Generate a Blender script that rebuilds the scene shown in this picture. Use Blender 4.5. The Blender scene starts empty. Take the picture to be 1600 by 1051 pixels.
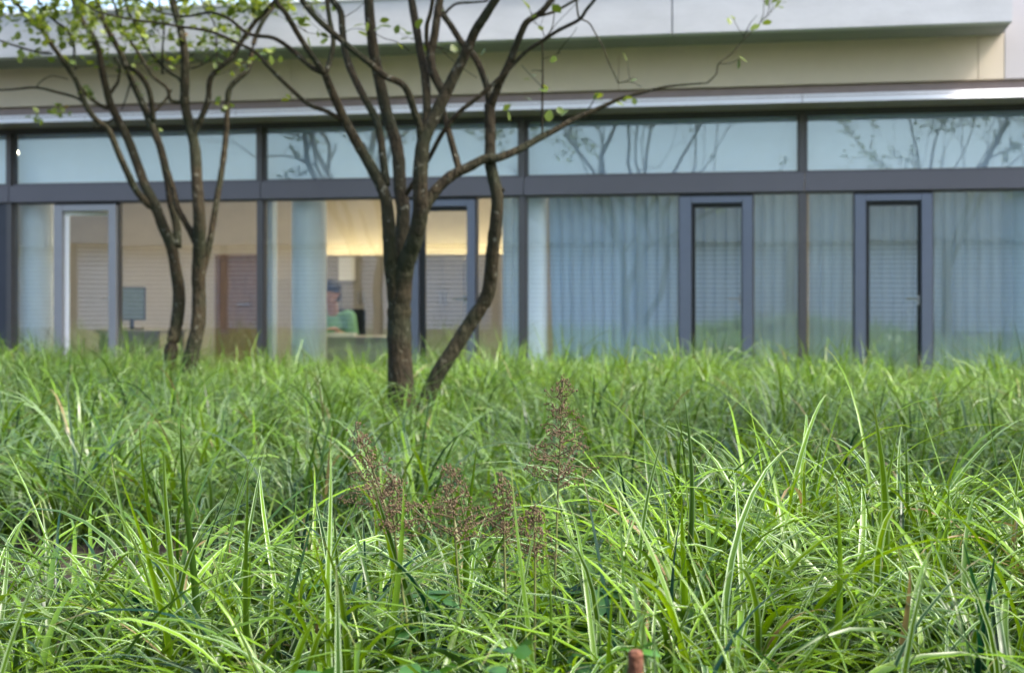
import bpy, bmesh, math, random
import numpy as np
from mathutils import Vector, Matrix, noise

random.seed(7)
rng = np.random.default_rng(11)
C = bpy.context.scene.collection
R = math.radians
PI = math.pi

# ------------------------------------------------------------------ camera, sky, sun, exposure
EYE = 1.08
FPX = 2222.0                      # focal length in photo pixels (1600 wide)
cd = bpy.data.cameras.new('camera')
cam = bpy.data.objects.new('camera', cd); C.objects.link(cam)
cam.location = (0, 0, EYE); cam.rotation_euler = (R(90), 0, 0)
cd.sensor_width = 36; cd.lens = 50.0; cd.shift_y = -62.5/1600.0
cd.clip_start = 0.05; cd.clip_end = 1500
cd.dof.use_dof = True; cd.dof.focus_distance = 2.25; cd.dof.aperture_fstop = 7.0
bpy.context.scene.camera = cam

SUN_EL, SUN_ROT = R(52), R(112)
w = bpy.data.worlds.new('World'); bpy.context.scene.world = w; w.use_nodes = True
nt = w.node_tree; nt.nodes.clear()
sky = nt.nodes.new('ShaderNodeTexSky'); sky.sky_type = 'NISHITA'; sky.sun_disc = False
sky.sun_elevation = SUN_EL; sky.sun_rotation = SUN_ROT
sky.air_density = 1.0; sky.dust_density = 4.0; sky.ozone_density = 1.0
hs = nt.nodes.new('ShaderNodeHueSaturation'); hs.inputs['Saturation'].default_value = 1.0
bg = nt.nodes.new('ShaderNodeBackground'); bg.inputs['Strength'].default_value = 0.15
wo = nt.nodes.new('ShaderNodeOutputWorld')
nt.links.new(sky.outputs[0], hs.inputs['Color']); nt.links.new(hs.outputs[0], bg.inputs[0]); nt.links.new(bg.outputs[0], wo.inputs[0])
sl = bpy.data.lights.new('sun', 'SUN'); sl.energy = 1.9; sl.angle = R(11); sl.color = (1, .95, .87)
so = bpy.data.objects.new('sun', sl); C.objects.link(so)
# direction towards the sun: rotation measured like the sky texture (from +Y, clockwise)
sd = Vector((math.sin(SUN_ROT)*math.cos(SUN_EL), math.cos(SUN_ROT)*math.cos(SUN_EL), math.sin(SUN_EL)))
so.rotation_euler = sd.to_track_quat('Z', 'Y').to_euler()
vs = bpy.context.scene.view_settings
vs.view_transform = 'Standard'; vs.look = 'None'; vs.gamma = 1; vs.use_curve_mapping = False
vs.exposure = 1.93
bpy.context.scene.cycles.transparent_max_bounces = 24
bpy.context.scene.cycles.max_bounces = 10

# ------------------------------------------------------------------ facade frame
A = R(11.2); CA, SA = math.cos(A), math.sin(A)
D0 = 12.3
CX, CY = D0*SA, -D0*CA             # the photographer's place in facade coordinates
FM = Matrix.Translation((0, D0, 0)) @ Matrix.Rotation(-A, 4, 'Z')
def L(px, py=463, yl=0.0):
    """a spot of the facade at depth yl, from where it is seen"""
    u = (px-800)/FPX
    t = (yl-CY)/(u*SA+CA)
    return Vector((CX+t*(u*CA-SA), yl, EYE+(463-py)/FPX*t))
def FX(px, yl=0.0): return L(px, 463, yl).x
def P(px, py, d): return Vector(((px-800)/FPX*d, d, EYE+(463-py)/FPX*d))

# ------------------------------------------------------------------ helpers
def tag(o, label=None, cat=None, group=None, kind=None):
    if label: o['label'] = label
    if cat: o['category'] = cat
    if group: o['group'] = group
    if kind: o['kind'] = kind
    return o
def empty(name, loc=(0, 0, 0), rz=0.0, label=None, cat=None, group=None):
    o = bpy.data.objects.new(name, None); C.objects.link(o)
    o.empty_display_size = .1
    o.location = loc; o.rotation_euler = (0, 0, rz)
    return tag(o, label, cat, group)
def link(name, me, mat, parent=None):
    o = bpy.data.objects.new(name, me); C.objects.link(o)
    if mat is not None: me.materials.append(mat)
    if parent is not None: o.parent = parent
    return o
class MB:
    def __init__(s): s.bm = bmesh.new()
    def box(s, x0, x1, y0, y1, z0, z1, bev=0.0):
        b = bmesh.new()
        v = [b.verts.new(p) for p in [(x0,y0,z0),(x1,y0,z0),(x1,y1,z0),(x0,y1,z0),(x0,y0,z1),(x1,y0,z1),(x1,y1,z1),(x0,y1,z1)]]
        for f in [(0,3,2,1),(4,5,6,7),(0,1,5,4),(1,2,6,5),(2,3,7,6),(3,0,4,7)]: b.faces.new([v[i] for i in f])
        if bev > 0: bmesh.ops.bevel(b, geom=b.edges[:], offset=bev, segments=2, affect='EDGES')
        s.merge(b); return s
    def merge(s, b):
        m = bpy.data.meshes.new('t'); b.to_mesh(m); b.free(); s.bm.from_mesh(m); bpy.data.meshes.remove(m)
    def quad(s, pts):
        s.bm.faces.new([s.bm.verts.new(p) for p in pts]); return s
    def tube(s, pts, rad, n=8, cap=True):
        pts = [Vector(p) for p in pts]; rings = []
        up = Vector((.13, .31, .94)).normalized()
        for i, p in enumerate(pts):
            t = (pts[min(i+1, len(pts)-1)]-pts[max(i-1, 0)]).normalized()
            a = t.cross(up)
            if a.length < .05: a = t.cross(Vector((1, 0, 0)))
            a.normalize(); b = t.cross(a)
            r = rad[i] if hasattr(rad, '__len__') else rad
            rings.append([s.bm.verts.new(p+(a*math.cos(2*PI*k/n)+b*math.sin(2*PI*k/n))*r) for k in range(n)])
        for r0, r1 in zip(rings, rings[1:]):
            for k in range(n): s.bm.faces.new((r0[k], r0[(k+1) % n], r1[(k+1) % n], r1[k]))
        if cap and n > 2: s.bm.faces.new(rings[-1]); s.bm.faces.new(rings[0][::-1])
        return s
    def ball(s, c, r, seg=12, rot=None):
        b = bmesh.new(); bmesh.ops.create_uvsphere(b, u_segments=seg, v_segments=max(4, seg*2//3), radius=1)
        sc = r if hasattr(r, '__len__') else (r, r, r)
        m = Matrix.Translation(c) @ (rot.to_matrix().to_4x4() if rot else Matrix()) @ Matrix.Diagonal((*sc, 1))
        bmesh.ops.transform(b, matrix=m, verts=b.verts[:]); s.merge(b); return s
    def build(s, name, mat, parent=None, smooth=False):
        me = bpy.data.meshes.new(name); bmesh.ops.recalc_face_normals(s.bm, faces=s.bm.faces[:])
        s.bm.to_mesh(me); s.bm.free()
        if smooth:
            for p in me.polygons: p.use_smooth = True
        return link(name, me, mat, parent)
def np_mesh(name, verts, quads, mat, parent=None, uv=None, smooth=True, col=None):
    me = bpy.data.meshes.new(name)
    nv, nq = len(verts), len(quads); k = quads.shape[1]
    me.vertices.add(nv); me.vertices.foreach_set('co', verts.astype(np.float32).ravel())
    me.loops.add(nq*k); me.loops.foreach_set('vertex_index', quads.astype(np.int32).ravel())
    me.polygons.add(nq); me.polygons.foreach_set('loop_start', np.arange(0, nq*k, k, dtype=np.int32))
    if uv is not None:
        l = me.uv_layers.new(name='uv'); l.data.foreach_set('uv', uv[quads.ravel()].astype(np.float32).ravel())
    if col is not None:
        a = me.attributes.new('rnd', 'FLOAT_VECTOR', 'POINT'); a.data.foreach_set('vector', col.astype(np.float32).ravel())
    me.update(calc_edges=True); me.validate()
    if smooth: me.polygons.foreach_set('use_smooth', np.ones(nq, dtype=bool))
    return link(name, me, mat, parent)

# ------------------------------------------------------------------ materials
def mat(name, col, rough=.6, metal=0.0, var=0.0, scale=8.0, bump=0.0, bscale=60.0, spec=.5, stretch=None):
    m = bpy.data.materials.new(name); m.use_nodes = True; t = m.node_tree; b = t.nodes['Principled BSDF']
    b.inputs['Roughness'].default_value = rough; b.inputs['Metallic'].default_value = metal
    b.inputs['Specular IOR Level'].default_value = spec
    tc = t.nodes.new('ShaderNodeTexCoord'); mp = t.nodes.new('ShaderNodeMapping')
    t.links.new(tc.outputs['Object'], mp.inputs[0])
    if stretch: mp.inputs['Scale'].default_value = stretch
    n = t.nodes.new('ShaderNodeTexNoise'); n.inputs['Scale'].default_value = scale; n.inputs['Detail'].default_value = 8
    n.inputs['Roughness'].default_value = .65
    t.links.new(mp.outputs[0], n.inputs['Vector'])
    mx = t.nodes.new('ShaderNodeMix'); mx.data_type = 'RGBA'
    c = Vector(col[:3])
    mx.inputs[6].default_value = (*(c*(1-var)), 1); mx.inputs[7].default_value = (*(c*(1+var)), 1)
    mr = t.nodes.new('ShaderNodeMapRange'); mr.inputs[1].default_value = .3; mr.inputs[2].default_value = .7
    t.links.new(n.outputs[0], mr.inputs[0]); t.links.new(mr.outputs[0], mx.inputs[0]); t.links.new(mx.outputs[2], b.inputs['Base Color'])
    if bump > 0:
        n2 = t.nodes.new('ShaderNodeTexNoise'); n2.inputs['Scale'].default_value = bscale; n2.inputs['Detail'].default_value = 6
        t.links.new(mp.outputs[0], n2.inputs['Vector'])
        bp = t.nodes.new('ShaderNodeBump'); bp.inputs['Strength'].default_value = bump; bp.inputs['Distance'].default_value = .01
        t.links.new(n2.outputs[0], bp.inputs['Height']); t.links.new(bp.outputs[0], b.inputs['Normal'])
    return m
def glass_mat(name, tint, base, gl=(.78, .92, 1)):
    m = bpy.data.materials.new(name); m.use_nodes = True; t = m.node_tree; t.nodes.clear()
    o = t.nodes.new('ShaderNodeOutputMaterial'); mix = t.nodes.new('ShaderNodeMixShader')
    tr = t.nodes.new('ShaderNodeBsdfTransparent'); tr.inputs[0].default_value = (*tint, 1)
    g = t.nodes.new('ShaderNodeBsdfGlossy'); g.inputs['Roughness'].default_value = .012; g.inputs['Color'].default_value = (*gl, 1)
    f = t.nodes.new('ShaderNodeFresnel'); f.inputs[0].default_value = 1.5
    a = t.nodes.new('ShaderNodeMath'); a.operation = 'ADD'; a.use_clamp = True; a.inputs[1].default_value = base
    nz = t.nodes.new('ShaderNodeTexNoise'); nz.inputs['Scale'].default_value = 1.3
    tc = t.nodes.new('ShaderNodeTexCoord'); t.links.new(tc.outputs['Object'], nz.inputs['Vector'])
    bp = t.nodes.new('ShaderNodeBump'); bp.inputs['Strength'].default_value = .012; bp.inputs['Distance'].default_value = .02
    t.links.new(nz.outputs[0], bp.inputs['Height']); t.links.new(bp.outputs[0], g.inputs['Normal'])
    t.links.new(f.outputs[0], a.inputs[0]); t.links.new(a.outputs[0], mix.inputs[0])
    t.links.new(tr.outputs[0], mix.inputs[1]); t.links.new(g.outputs[0], mix.inputs[2]); t.links.new(mix.outputs[0], o.inputs[0])
    return m
def emit_mat(name, col, s):
    m = bpy.data.materials.new(name); m.use_nodes = True; t = m.node_tree; t.nodes.clear()
    o = t.nodes.new('ShaderNodeOutputMaterial'); e = t.nodes.new('ShaderNodeEmission')
    e.inputs[0].default_value = (*col, 1); e.inputs[1].default_value = s; t.links.new(e.outputs[0], o.inputs[0]); return m
def cloth_mat(name, col, trans=.4):
    m = mat(name, col, .9, var=.08, scale=3, stretch=(6, 6, .4)); t = m.node_tree
    b = t.nodes['Principled BSDF']; o = t.nodes['Material Output']
    tr = t.nodes.new('ShaderNodeBsdfTranslucent'); tr.inputs[0].default_value = (*col, 1)
    mx = t.nodes.new('ShaderNodeMixShader'); mx.inputs[0].default_value = trans
    t.links.new(b.outputs[0], mx.inputs[1]); t.links.new(tr.outputs[0], mx.inputs[2]); t.links.new(mx.outputs[0], o.inputs[0])
    return m

M = dict(
    concrete=mat('pale_concrete', (.47, .475, .48), .75, var=.09, scale=2.2, bump=.15, bscale=40, stretch=(1, 1, 2.5)),
    cream=mat('cream_render', (.64, .55, .43), .85, var=.05, scale=2.0, bump=.25, bscale=120),
    blockpaint=mat('pale_render', (.50, .47, .47), .8, var=.04, scale=2),
    soffit=mat('grey_soffit', (.24, .245, .24), .8, var=.08, scale=3),
    brownsoffit=mat('brown_soffit', (.30, .24, .22), .6, var=.06),
    frame=mat('anodised_frame', (.10, .095, .098), .38, metal=.35, var=.05, scale=5),
    beam=mat('anodised_beam', (.135, .128, .145), .36, metal=.35, var=.05, scale=1.5, stretch=(1, 1, .3)),
    vent=mat('vent_frame', (.15, .17, .22), .36, metal=.35, var=.04),
    vent_pale=mat('vent_frame_pale', (.32, .32, .34), .36, metal=.25, var=.04),
    gasket=mat('black_gasket', (.008, .009, .01), .5),
    white=mat('white_metal', (.88, .89, .92), .75, var=.02),
    plaster=mat('white_plaster', (.86, .92, .93), .8, var=.03),
    wallbeige=mat('beige_wall', (.55, .49, .40), .85, var=.04),
    ceil=mat('ceiling_paint', (.6, .57, .5), .85, var=.02),
    carpet=mat('grey_carpet', (.12, .12, .13), .95, var=.12, scale=90),
    wood=mat('brown_wood', (.20, .12, .075), .5, var=.3, scale=6, stretch=(8, 8, .6)),
    taupe=mat('taupe_cabinet', (.32, .29, .25), .5, var=.05),
    desk=mat('desk_laminate', (.36, .35, .33), .5, var=.04),
    paper=mat('paper', (.8, .78, .72), .8, var=.02),
    screen=mat('dark_screen', (.22, .28, .26), .25, var=.1),
    steel=mat('steel', (.5, .5, .52), .3, metal=.9),
    blind=mat('blind_slat', (.78, .87, .98), .45, var=.02),
    blind2=mat('outer_blind_slat', (.72, .74, .78), .45, var=.02),
    darkpanel=mat('dark_panel', (.035, .04, .055), .5, var=.1),
    curtain=cloth_mat('blue_grey_curtain', (.50, .65, .78), .45),
    skin=mat('skin', (.5, .26, .17), .5, var=.05, scale=20),
    hair=mat('black_hair', (.012, .012, .018), .5, var=.3, scale=60),
    shirt=mat('green_cotton', (.20, .42, .22), .85, var=.15, scale=12),
    trousers=mat('dark_trousers', (.03, .035, .05), .85, var=.1),
    rust=mat('rusty_iron', (.13, .05, .025), .85, var=.35, scale=60, bump=.5, bscale=200),
    soil=mat('dark_soil', (.022, .016, .010), .95, var=.5, scale=25, bump=.8, bscale=80),
    glass=glass_mat('window_glass', (.90, .97, .985), .15),
    glass_low=glass_mat('window_glass_low', (.92, .98, 1.0), .17),
    glass2=glass_mat('vent_glass', (.84, .9, .9), .30),
    wallgrey=mat('grey_wall', (.20, .21, .23), .8, var=.05),
)
def bark_mat(name, c0, c1, lich):
    m = mat(name, c0, .85, var=.5, scale=18, bump=1.0, bscale=38, spec=.25, stretch=(1, 1, .45)); t = m.node_tree
    t.nodes['Bump'].inputs['Distance'].default_value = .03
    b = t.nodes['Principled BSDF']; src = b.inputs['Base Color'].links[0].from_socket
    v = t.nodes.new('ShaderNodeTexNoise'); v.inputs['Scale'].default_value = 34; v.inputs['Detail'].default_value = 3
    tc = t.nodes.new('ShaderNodeTexCoord'); t.links.new(tc.outputs['Object'], v.inputs['Vector'])
    r = t.nodes.new('ShaderNodeMapRange'); r.inputs[1].default_value = .63; r.inputs[2].default_value = .72; r.clamp = True
    t.links.new(v.outputs[0], r.inputs[0])
    m0 = t.nodes.new('ShaderNodeMix'); m0.data_type = 'RGBA'; m0.inputs[7].default_value = (*c1, 1)
    n3 = t.nodes.new('ShaderNodeTexNoise'); n3.inputs['Scale'].default_value = 4; t.links.new(tc.outputs['Object'], n3.inputs['Vector'])
    r3 = t.nodes.new('ShaderNodeMapRange'); r3.inputs[1].default_value = .42; r3.inputs[2].default_value = .62; t.links.new(n3.outputs[0], r3.inputs[0])
    t.links.new(r3.outputs[0], m0.inputs[0]); t.links.new(src, m0.inputs[6])
    mx = t.nodes.new('ShaderNodeMix'); mx.data_type = 'RGBA'; mx.inputs[7].default_value = (*lich, 1)
    t.links.new(r.outputs[0], mx.inputs[0]); t.links.new(m0.outputs[2], mx.inputs[6]); t.links.new(mx.outputs[2], b.inputs['Base Color'])
    return m
M['bark'] = bark_mat('olive_bark', (.027, .020, .009), (.018, .020, .008), (.12, .12, .09))
def leaf_mat(name, dark, light, pale, brown, trans=.35, rough=.38, stripe=True, spec=.5):
    m = bpy.data.materials.new(name); m.use_nodes = True; t = m.node_tree; b = t.nodes['Principled BSDF']
    at = t.nodes.new('ShaderNodeAttribute'); at.attribute_name = 'rnd'
    sp = t.nodes.new('ShaderNodeSeparateXYZ'); t.links.new(at.outputs['Vector'], sp.inputs[0])
    def mixc(f, a, c):
        n = t.nodes.new('ShaderNodeMix'); n.data_type = 'RGBA'
        for i, s in ((0, f), (6, a), (7, c)):
            if isinstance(s, tuple): n.inputs[i].default_value = (*s, 1)
            elif isinstance(s, float): n.inputs[i].default_value = s
            else: t.links.new(s, n.inputs[i])
        return n.outputs[2]
    def mapr(s, a, c, d=0., e=1.):
        n = t.nodes.new('ShaderNodeMapRange'); t.links.new(s, n.inputs[0])
        for i, q in ((1, a), (2, c), (3, d), (4, e)): n.inputs[i].default_value = q
        return n.outputs[0]
    def mth(op, a, c=None):
        n = t.nodes.new('ShaderNodeMath'); n.operation = op
        for i, s in ((0, a), (1, c)):
            if s is None: continue
            if isinstance(s, (int, float)): n.inputs[i].default_value = s
            else: t.links.new(s, n.inputs[i])
        return n.outputs[0]
    col = mixc(sp.outputs[0], dark, light)
    if stripe:
        uv = t.nodes.new('ShaderNodeUVMap'); uv.uv_map = 'uv'
        su = t.nodes.new('ShaderNodeSeparateXYZ'); t.links.new(uv.outputs[0], su.inputs[0])
        e = mapr(mth('ABSOLUTE', mth('SUBTRACT', su.outputs[0], .5)), .28, .40)
        # pale margins, stronger on some blades, and faint lengthwise veins
        col = mixc(mth('MULTIPLY', e, mapr(sp.outputs[1], .5, .9)), col, pale)
        w_ = t.nodes.new('ShaderNodeTexNoise'); w_.noise_dimensions = '2D'
        w_.inputs['Scale'].default_value = 9; mp = t.nodes.new('ShaderNodeMapping'); mp.inputs['Scale'].default_value = (2.2, .12, 1)
        t.links.new(uv.outputs[0], mp.inputs[0]); t.links.new(mp.outputs[0], w_.inputs['Vector'])
        col = mixc(mapr(w_.outputs[0], .45, .6, 0., .35), col, tuple(x*.6 for x in dark))
        tip = mth('MULTIPLY', mapr(su.outputs[1], .86, 1.0), mapr(sp.outputs[2], .4, .9))
        col = mixc(tip, col, brown)
    col = mixc(mapr(sp.outputs[2], .982, .992), col, brown)
    t.links.new(col, b.inputs['Base Color']); b.inputs['Roughness'].default_value = rough; b.inputs['Specular IOR Level'].default_value = spec
    tr = t.nodes.new('ShaderNodeBsdfTranslucent')
    hv = t.nodes.new('ShaderNodeHueSaturation'); hv.inputs['Saturation'].default_value = 1.15; hv.inputs['Value'].default_value = 1.3; hv.inputs['Hue'].default_value = .485
    t.links.new(col, hv.inputs['Color']); t.links.new(hv.outputs[0], tr.inputs[0])
    mx = t.nodes.new('ShaderNodeMixShader'); mx.inputs[0].default_value = trans
    t.links.new(b.outputs[0], mx.inputs[1]); t.links.new(tr.outputs[0], mx.inputs[2]); t.links.new(mx.outputs[0], t.nodes['Material Output'].inputs[0])
    return m
M['grass'] = leaf_mat('sedge_blade', (.004, .033, .016), (.19, .35, .008), (.46, .60, .36), (.22, .17, .08), trans=.28, rough=.34, spec=.34)
M['leaf'] = leaf_mat('tree_leaf', (.08, .125, .022), (.22, .28, .055), (.3, .4, .1), (.2, .12, .03), trans=.38, stripe=False)
M['herb'] = leaf_mat('herb_leaf', (.03, .10, .025), (.07, .19, .03), (.3, .4, .1), (.1, .08, .03), trans=.3, stripe=False)
M['seed'] = mat('brown_seed', (.10, .066, .034), .85, var=.35, scale=120)
M['stalk'] = mat('green_brown_stalk', (.10, .12, .03), .6, var=.3, scale=20)

# ------------------------------------------------------------------ ground
def gh(x, y):
    """soil height of the planting (numpy arrays)"""
    x = np.asarray(x, float); y = np.asarray(y, float)
    fore = .47 + .05*np.sin(x*2.1+.6) + .03*np.sin(x*5.3+y*2)
    dip = .01 + .05*np.sin(x*1.7+1)
    midh = .29 + .035*np.sin(x*1.9+y*.8) + .03*np.sin(y*2.3+x*.7)
    far = .24 + .03*np.sin(x*1.3+.4)
    def ss(a, b, t): k = np.clip((t-a)/(b-a), 0, 1); return k*k*(3-2*k)
    c = 2.35 + .22*np.sin(x*1.9+.8)
    h = fore*(1-ss(c, c+.75, y)) + dip*ss(c, c+.75, y)*(1-ss(3.4, 4.3, y)) + midh*ss(3.4, 4.3, y)*(1-ss(7.5, 9.5, y)) + far*ss(7.5, 9.5, y)
    h = h - .15*(1-ss(1.1, 2.0, y))
    h = h*ss(-.6, .5, y)
    yf = D0 - x*SA/CA                     # where the facade stands
    h = h*(1-ss(-1.1, -.35, y-yf))
    h = h*(1-ss(9, 14, np.abs(x)))
    return np.where(y-yf > -.32, -.03, h)
xs = np.concatenate([[-400, -150, -60, -30], np.arange(-16, 16.01, .2), [30, 60, 150, 400]])
ys = np.concatenate([[-400, -150, -60, -20, -8, -3], np.arange(-1, 14.01, .15), [30, 80, 200, 500]])
gx, gy = np.meshgrid(xs, ys); gz = gh(gx, gy)
v = np.stack([gx.ravel(), gy.ravel(), gz.ravel()], 1)
nx, ny = len(xs), len(ys)
i, j = np.meshgrid(np.arange(nx-1), np.arange(ny-1)); a = (j*nx+i).ravel()
o = np_mesh('ground', v, np.stack([a, a+1, a+1+nx, a+nx], 1), M['soil']); tag(o, kind='structure')

# ------------------------------------------------------------------ office building
zb0 = EYE+.868; zb1 = EYE+1.022; zt1 = EYE+1.522; zs0 = EYE+1.530; zs1 = EYE+1.68; zc1 = EYE+2.013; zf1 = EYE+2.37
XL, XR = -9.6, 7.4
bld = empty('office_building', (0, D0, 0), -A, 'long low office building with pale concrete eaves above a ribbon of blue glazing', 'building')
MX = [-7.12, FX(17), FX(408), FX(817), FX(1253.5), 4.92, 7.3]      # mullion centres
# structure of the shell
MB().box(XL, XR, .12, 6.0, -.02, 0.0).build('floor', M['carpet'], bld)
MB().box(XL, XR, .12, 4.55, EYE+1.62, EYE+1.70).build('ceiling', M['ceil'], bld)
m = MB().box(XL, XR, 4.3, 4.5, 0, EYE+1.62).box(XL-.2, XL, -.1, 4.5, 0, EYE+1.68); m.box(XR+.002, XR+.2, -.1, 4.5, 0, EYE+1.68)
m.build('back_wall', M['wallbeige'], bld)
# upper wall (cream render) with the taller block at the right end
xe = FX(1583, -1.12)
m = MB(); cj = [XL-.2, FX(455, -.55)-2.8, FX(455, -.55), FX(455, -.55)+2.8, FX(455, -.55)+5.6, xe+.02]
for a_, b_ in zip(cj, cj[1:]): m.box(a_+.0025, b_-.0025, -.55, -.35, zs1, zc1+.02)
m.build('cream_wall', M['cream'], bld)
MB().box(xe+.022, XR+.2, -.552, 5.5, zs1, EYE+6).build('side_block', M['blockpaint'], bld)
MB().box(XL-.2, XR+.2, -.50, -.352, zs0+.06, zs1-.002).build('shutter_slot', M['brownsoffit'], bld)
MB().box(XL-.2, XR+.2, -.582, .0, zs0+.018, zs0+.05).build('lower_soffit', M['brownsoffit'], bld)
m = MB()
js = [XL-.2, FX(1050, -1.12)-9.6, FX(1050, -1.12)-4.8, FX(1050, -1.12), xe]
for a_, b_ in zip(js, js[1:]): m.box(a_+.004, b_-.004, -1.12, -1.0, zc1, zf1, .004)
m.build('fascia', M['concrete'], bld)
MB().box(XL-.2, xe-.004, -.998, 5.4, zc1+.006, zc1+.2).build('roof_slab', M['soffit'], bld)
MB().box(XL-.2, xe-.01, -1.14, -.99, zf1+.002, zf1+.022).build('coping', M['white'], bld)
# white drip strip and header
m = MB(); jj = [XL]+[FX(q) for q in (182, 408, 817, 1253)]+[XR]
for a_, b_ in zip(jj, jj[1:]):
    x0, x1 = a_+.003, b_-.003; ya, yb, za, zb = -.61, -.565, zs0, zs0+.070
    for q in ([(x0, ya, za), (x1, ya, za), (x1, yb, zb), (x0, yb, zb)], [(x0, ya+.008, za), (x0, yb+.008, zb), (x1, yb+.008, zb), (x1, ya+.008, za)], [(x0, yb, zb), (x1, yb, zb), (x1, yb+.008, zb), (x0, yb+.008, zb)], [(x0, ya, za), (x0, ya+.008, za), (x1, ya+.008, za), (x1, ya, za)]): m.quad(q)
m.build('drip_strip', M['white'], bld)
MB().box(XL, XR, -.03, .12, zt1, zs0+.017, .003).build('header', M['frame'], bld)
m = MB(); jj = [XL]+[(x_+.02) for x_ in MX[:-1]]+[XR]
for a_, b_ in zip(jj, jj[1:]): m.box(a_+.002, b_-.002, -.07, .09, zb0, zb1, .004)
m.build('transom_beam', M['beam'], bld)
MB().box(XL, XR, -.03, .1, -.02, .07, .003).build('threshold', M['frame'], bld)
for i_, x_ in enumerate(MX):
    MB().box(x_-.026, x_+.026, -.045, .08, zb1, zt1-.001, .003).build('mullion', M['frame'], bld)
    MB().box(x_-.028, x_+.028, -.035, .09, .07, zb0-.001, .003).build('mullion', M['frame'], bld)
# upper glazing: one transom window per bay
for a_, b_ in zip(MX, MX[1:]):
    x0, x1 = a_+.027, b_-.027
    fr = MB()
    fr.box(x0, x1, -.01, .05, zb1+.001, zb1+.022).box(x0, x1, -.01, .05, zt1-.02, zt1-.002).box(x0, x0+.016, -.01, .05, zb1+.022, zt1-.02).box(x1-.016, x1, -.01, .05, zb1+.022, zt1-.02)
    wn = fr.build('transom_window', M['frame'], bld)
    MB().quad([(x0+.016, .02, zb1+.022), (x1-.016, .02, zb1+.022), (x1-.016, .02, zt1-.02), (x0+.016, .02, zt1-.02)]).build('pane', M['glass'], wn)
# lower glazing
def fixed(x0, x1, z0=.07):
    fr = MB()
    fr.box(x0, x1, -.005, .05, zb0-.016, zb0-.002).box(x0, x0+.01, -.005, .05, z0, zb0-.016).box(x1-.01, x1, -.005, .05, z0, zb0-.016)
    wn = fr.build('fixed_window', M['frame'], bld)
    MB().quad([(x0+.01, .02, z0), (x1-.01, .02, z0), (x1-.01, .02, zb0-.016), (x0+.01, .02, zb0-.016)]).build('pane', M['glass_low'], wn)
def vent(xa, xb, wl, wr, m_, gap_l, gap_r, swing=0.0, top=.055):
    """narrow full-height casement: outer frame, sash, pane, handle"""
    xa, xb = FX(xa), FX(xb); z0 = .07; z1 = zb0-.03
    MB().box(xa, xb, -.028, .05, zb0-.028, zb0-.003).build('gasket', M['gasket'], bld)
    wn = MB().box(xa, xa+wl, -.05, .09, z0, z1, .004).box(xb-wr, xb, -.05, .09, z0, z1, .004).box(xa+wl+.001, xb-wr-.001, -.048, .09, z1-top, z1, .003).build('vent_window', m_, bld)
    x0, x1 = xa+wl+.002, xb-wr-.002; zt = z1-top-.002; W = x1-x0
    sb = MB(); sb.box(0, gap_l, 0, .04, z0, zt).box(W-gap_r, W, 0, .04, z0, zt).box(gap_l, W-gap_r, 0, .04, zt-.035, zt)
    sash = sb.build('sash', M['gasket'] if swing == 0 else M['white'], wn)
    pane = MB().quad([(gap_l, .02, z0), (W-gap_r, .02, z0), (W-gap_r, .02, zt-.035), (gap_l, .02, zt-.035)]).build('pane', M['glass2'], wn)
    hz = EYE-.02
    hd = MB().box(W-.03, W-.012, -.012, -.001, hz-.05, hz+.03, .003).tube([(W-.02, -.012, hz), (W-.02, -.04, hz), (W-.12, -.042, hz)], .007, 6).build('handle', M['steel'], wn)
    for s_ in (sash, pane, hd):
        s_.location = (x0, 0.0, 0); s_.rotation_euler = (0, 0, swing)
    return wn
fixed(MX[0]+.029, MX[1]-.029)
fixed(MX[1]+.029, FX(87))
vent(88, 185, .085, .075, M['vent_pale'], .035, .02, swing=R(17))
fixed(FX(186), MX[2]-.029)
fixed(MX[2]+.029, FX(639))
vent(640, 743.5, .088, .07, M['vent'], .05, .004)
fixed(FX(744.5), MX[3]-.029)
fixed(MX[3]+.029, FX(1061.5))
vent(1062, 1176, .10, .085, M['vent'], .028, .008)
fixed(FX(1176.5), MX[4]-.029)
fixed(MX[4]+.029, FX(1334.5))
vent(1335, 1456, .09, .085, M['vent'], .028, .026)
fixed(FX(1456.5), MX[5]-.029)
fixed(MX[5]+.029, MX[6]-.029)
# dark panel closing the leftmost bay
MB().box(MX[0]+.03, MX[1]-.03, -.03, -.012, .0, zb0-.004).build('dark_panel', M['darkpanel'], bld)
# white round columns just behind the glass
def column(px, w_, yl=.30):
    x_ = FX(px, yl); r_ = w_/2*(yl-CY)/FPX
    m_ = MB().tube([(x_, yl, 0), (x_, yl, EYE+1.61)], r_, 40, False)
    return m_.build('column', M['plaster'], bld, True)
column(57, 56); column(483, 57); column(828, 56); column(1610, 56)
MB().box(FX(414.5, .15), FX(425, .15), .15, .28, 0, zb0+.3).build('fin_wall', M['plaster'], bld)
# the wooden door in the back wall
dx0, dx1 = FX(344, 4.28), FX(398, 4.28); dz = L(370, 404, 4.28).z
dr = MB().box(dx0, dx1, 4.255, 4.299, .01, dz, .004).build('inner_door', M['wood'], bld)
MB().box(dx0-.05, dx0-.002, 4.24, 4.299, 0, dz+.05).box(dx1+.002, dx1+.05, 4.24, 4.299, 0, dz+.05).box(dx0-.002, dx1+.002, 4.24, 4.299, dz+.003, dz+.05).build('door_frame', M['wood'], dr)
MB().box(dx1-.09, dx1-.06, 4.21, 4.254, .98, 1.0).box(dx1-.19, dx1-.06, 4.20, 4.215, .98, 1.0).build('handle', M['steel'], dr)
# a cross wall behind the curtained rooms and one between
for px_ in (700,):
    MB().box(.12, .20, .3, 4.299, 0, EYE+1.61).build('partition', M['wallbeige'], bld)

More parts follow.
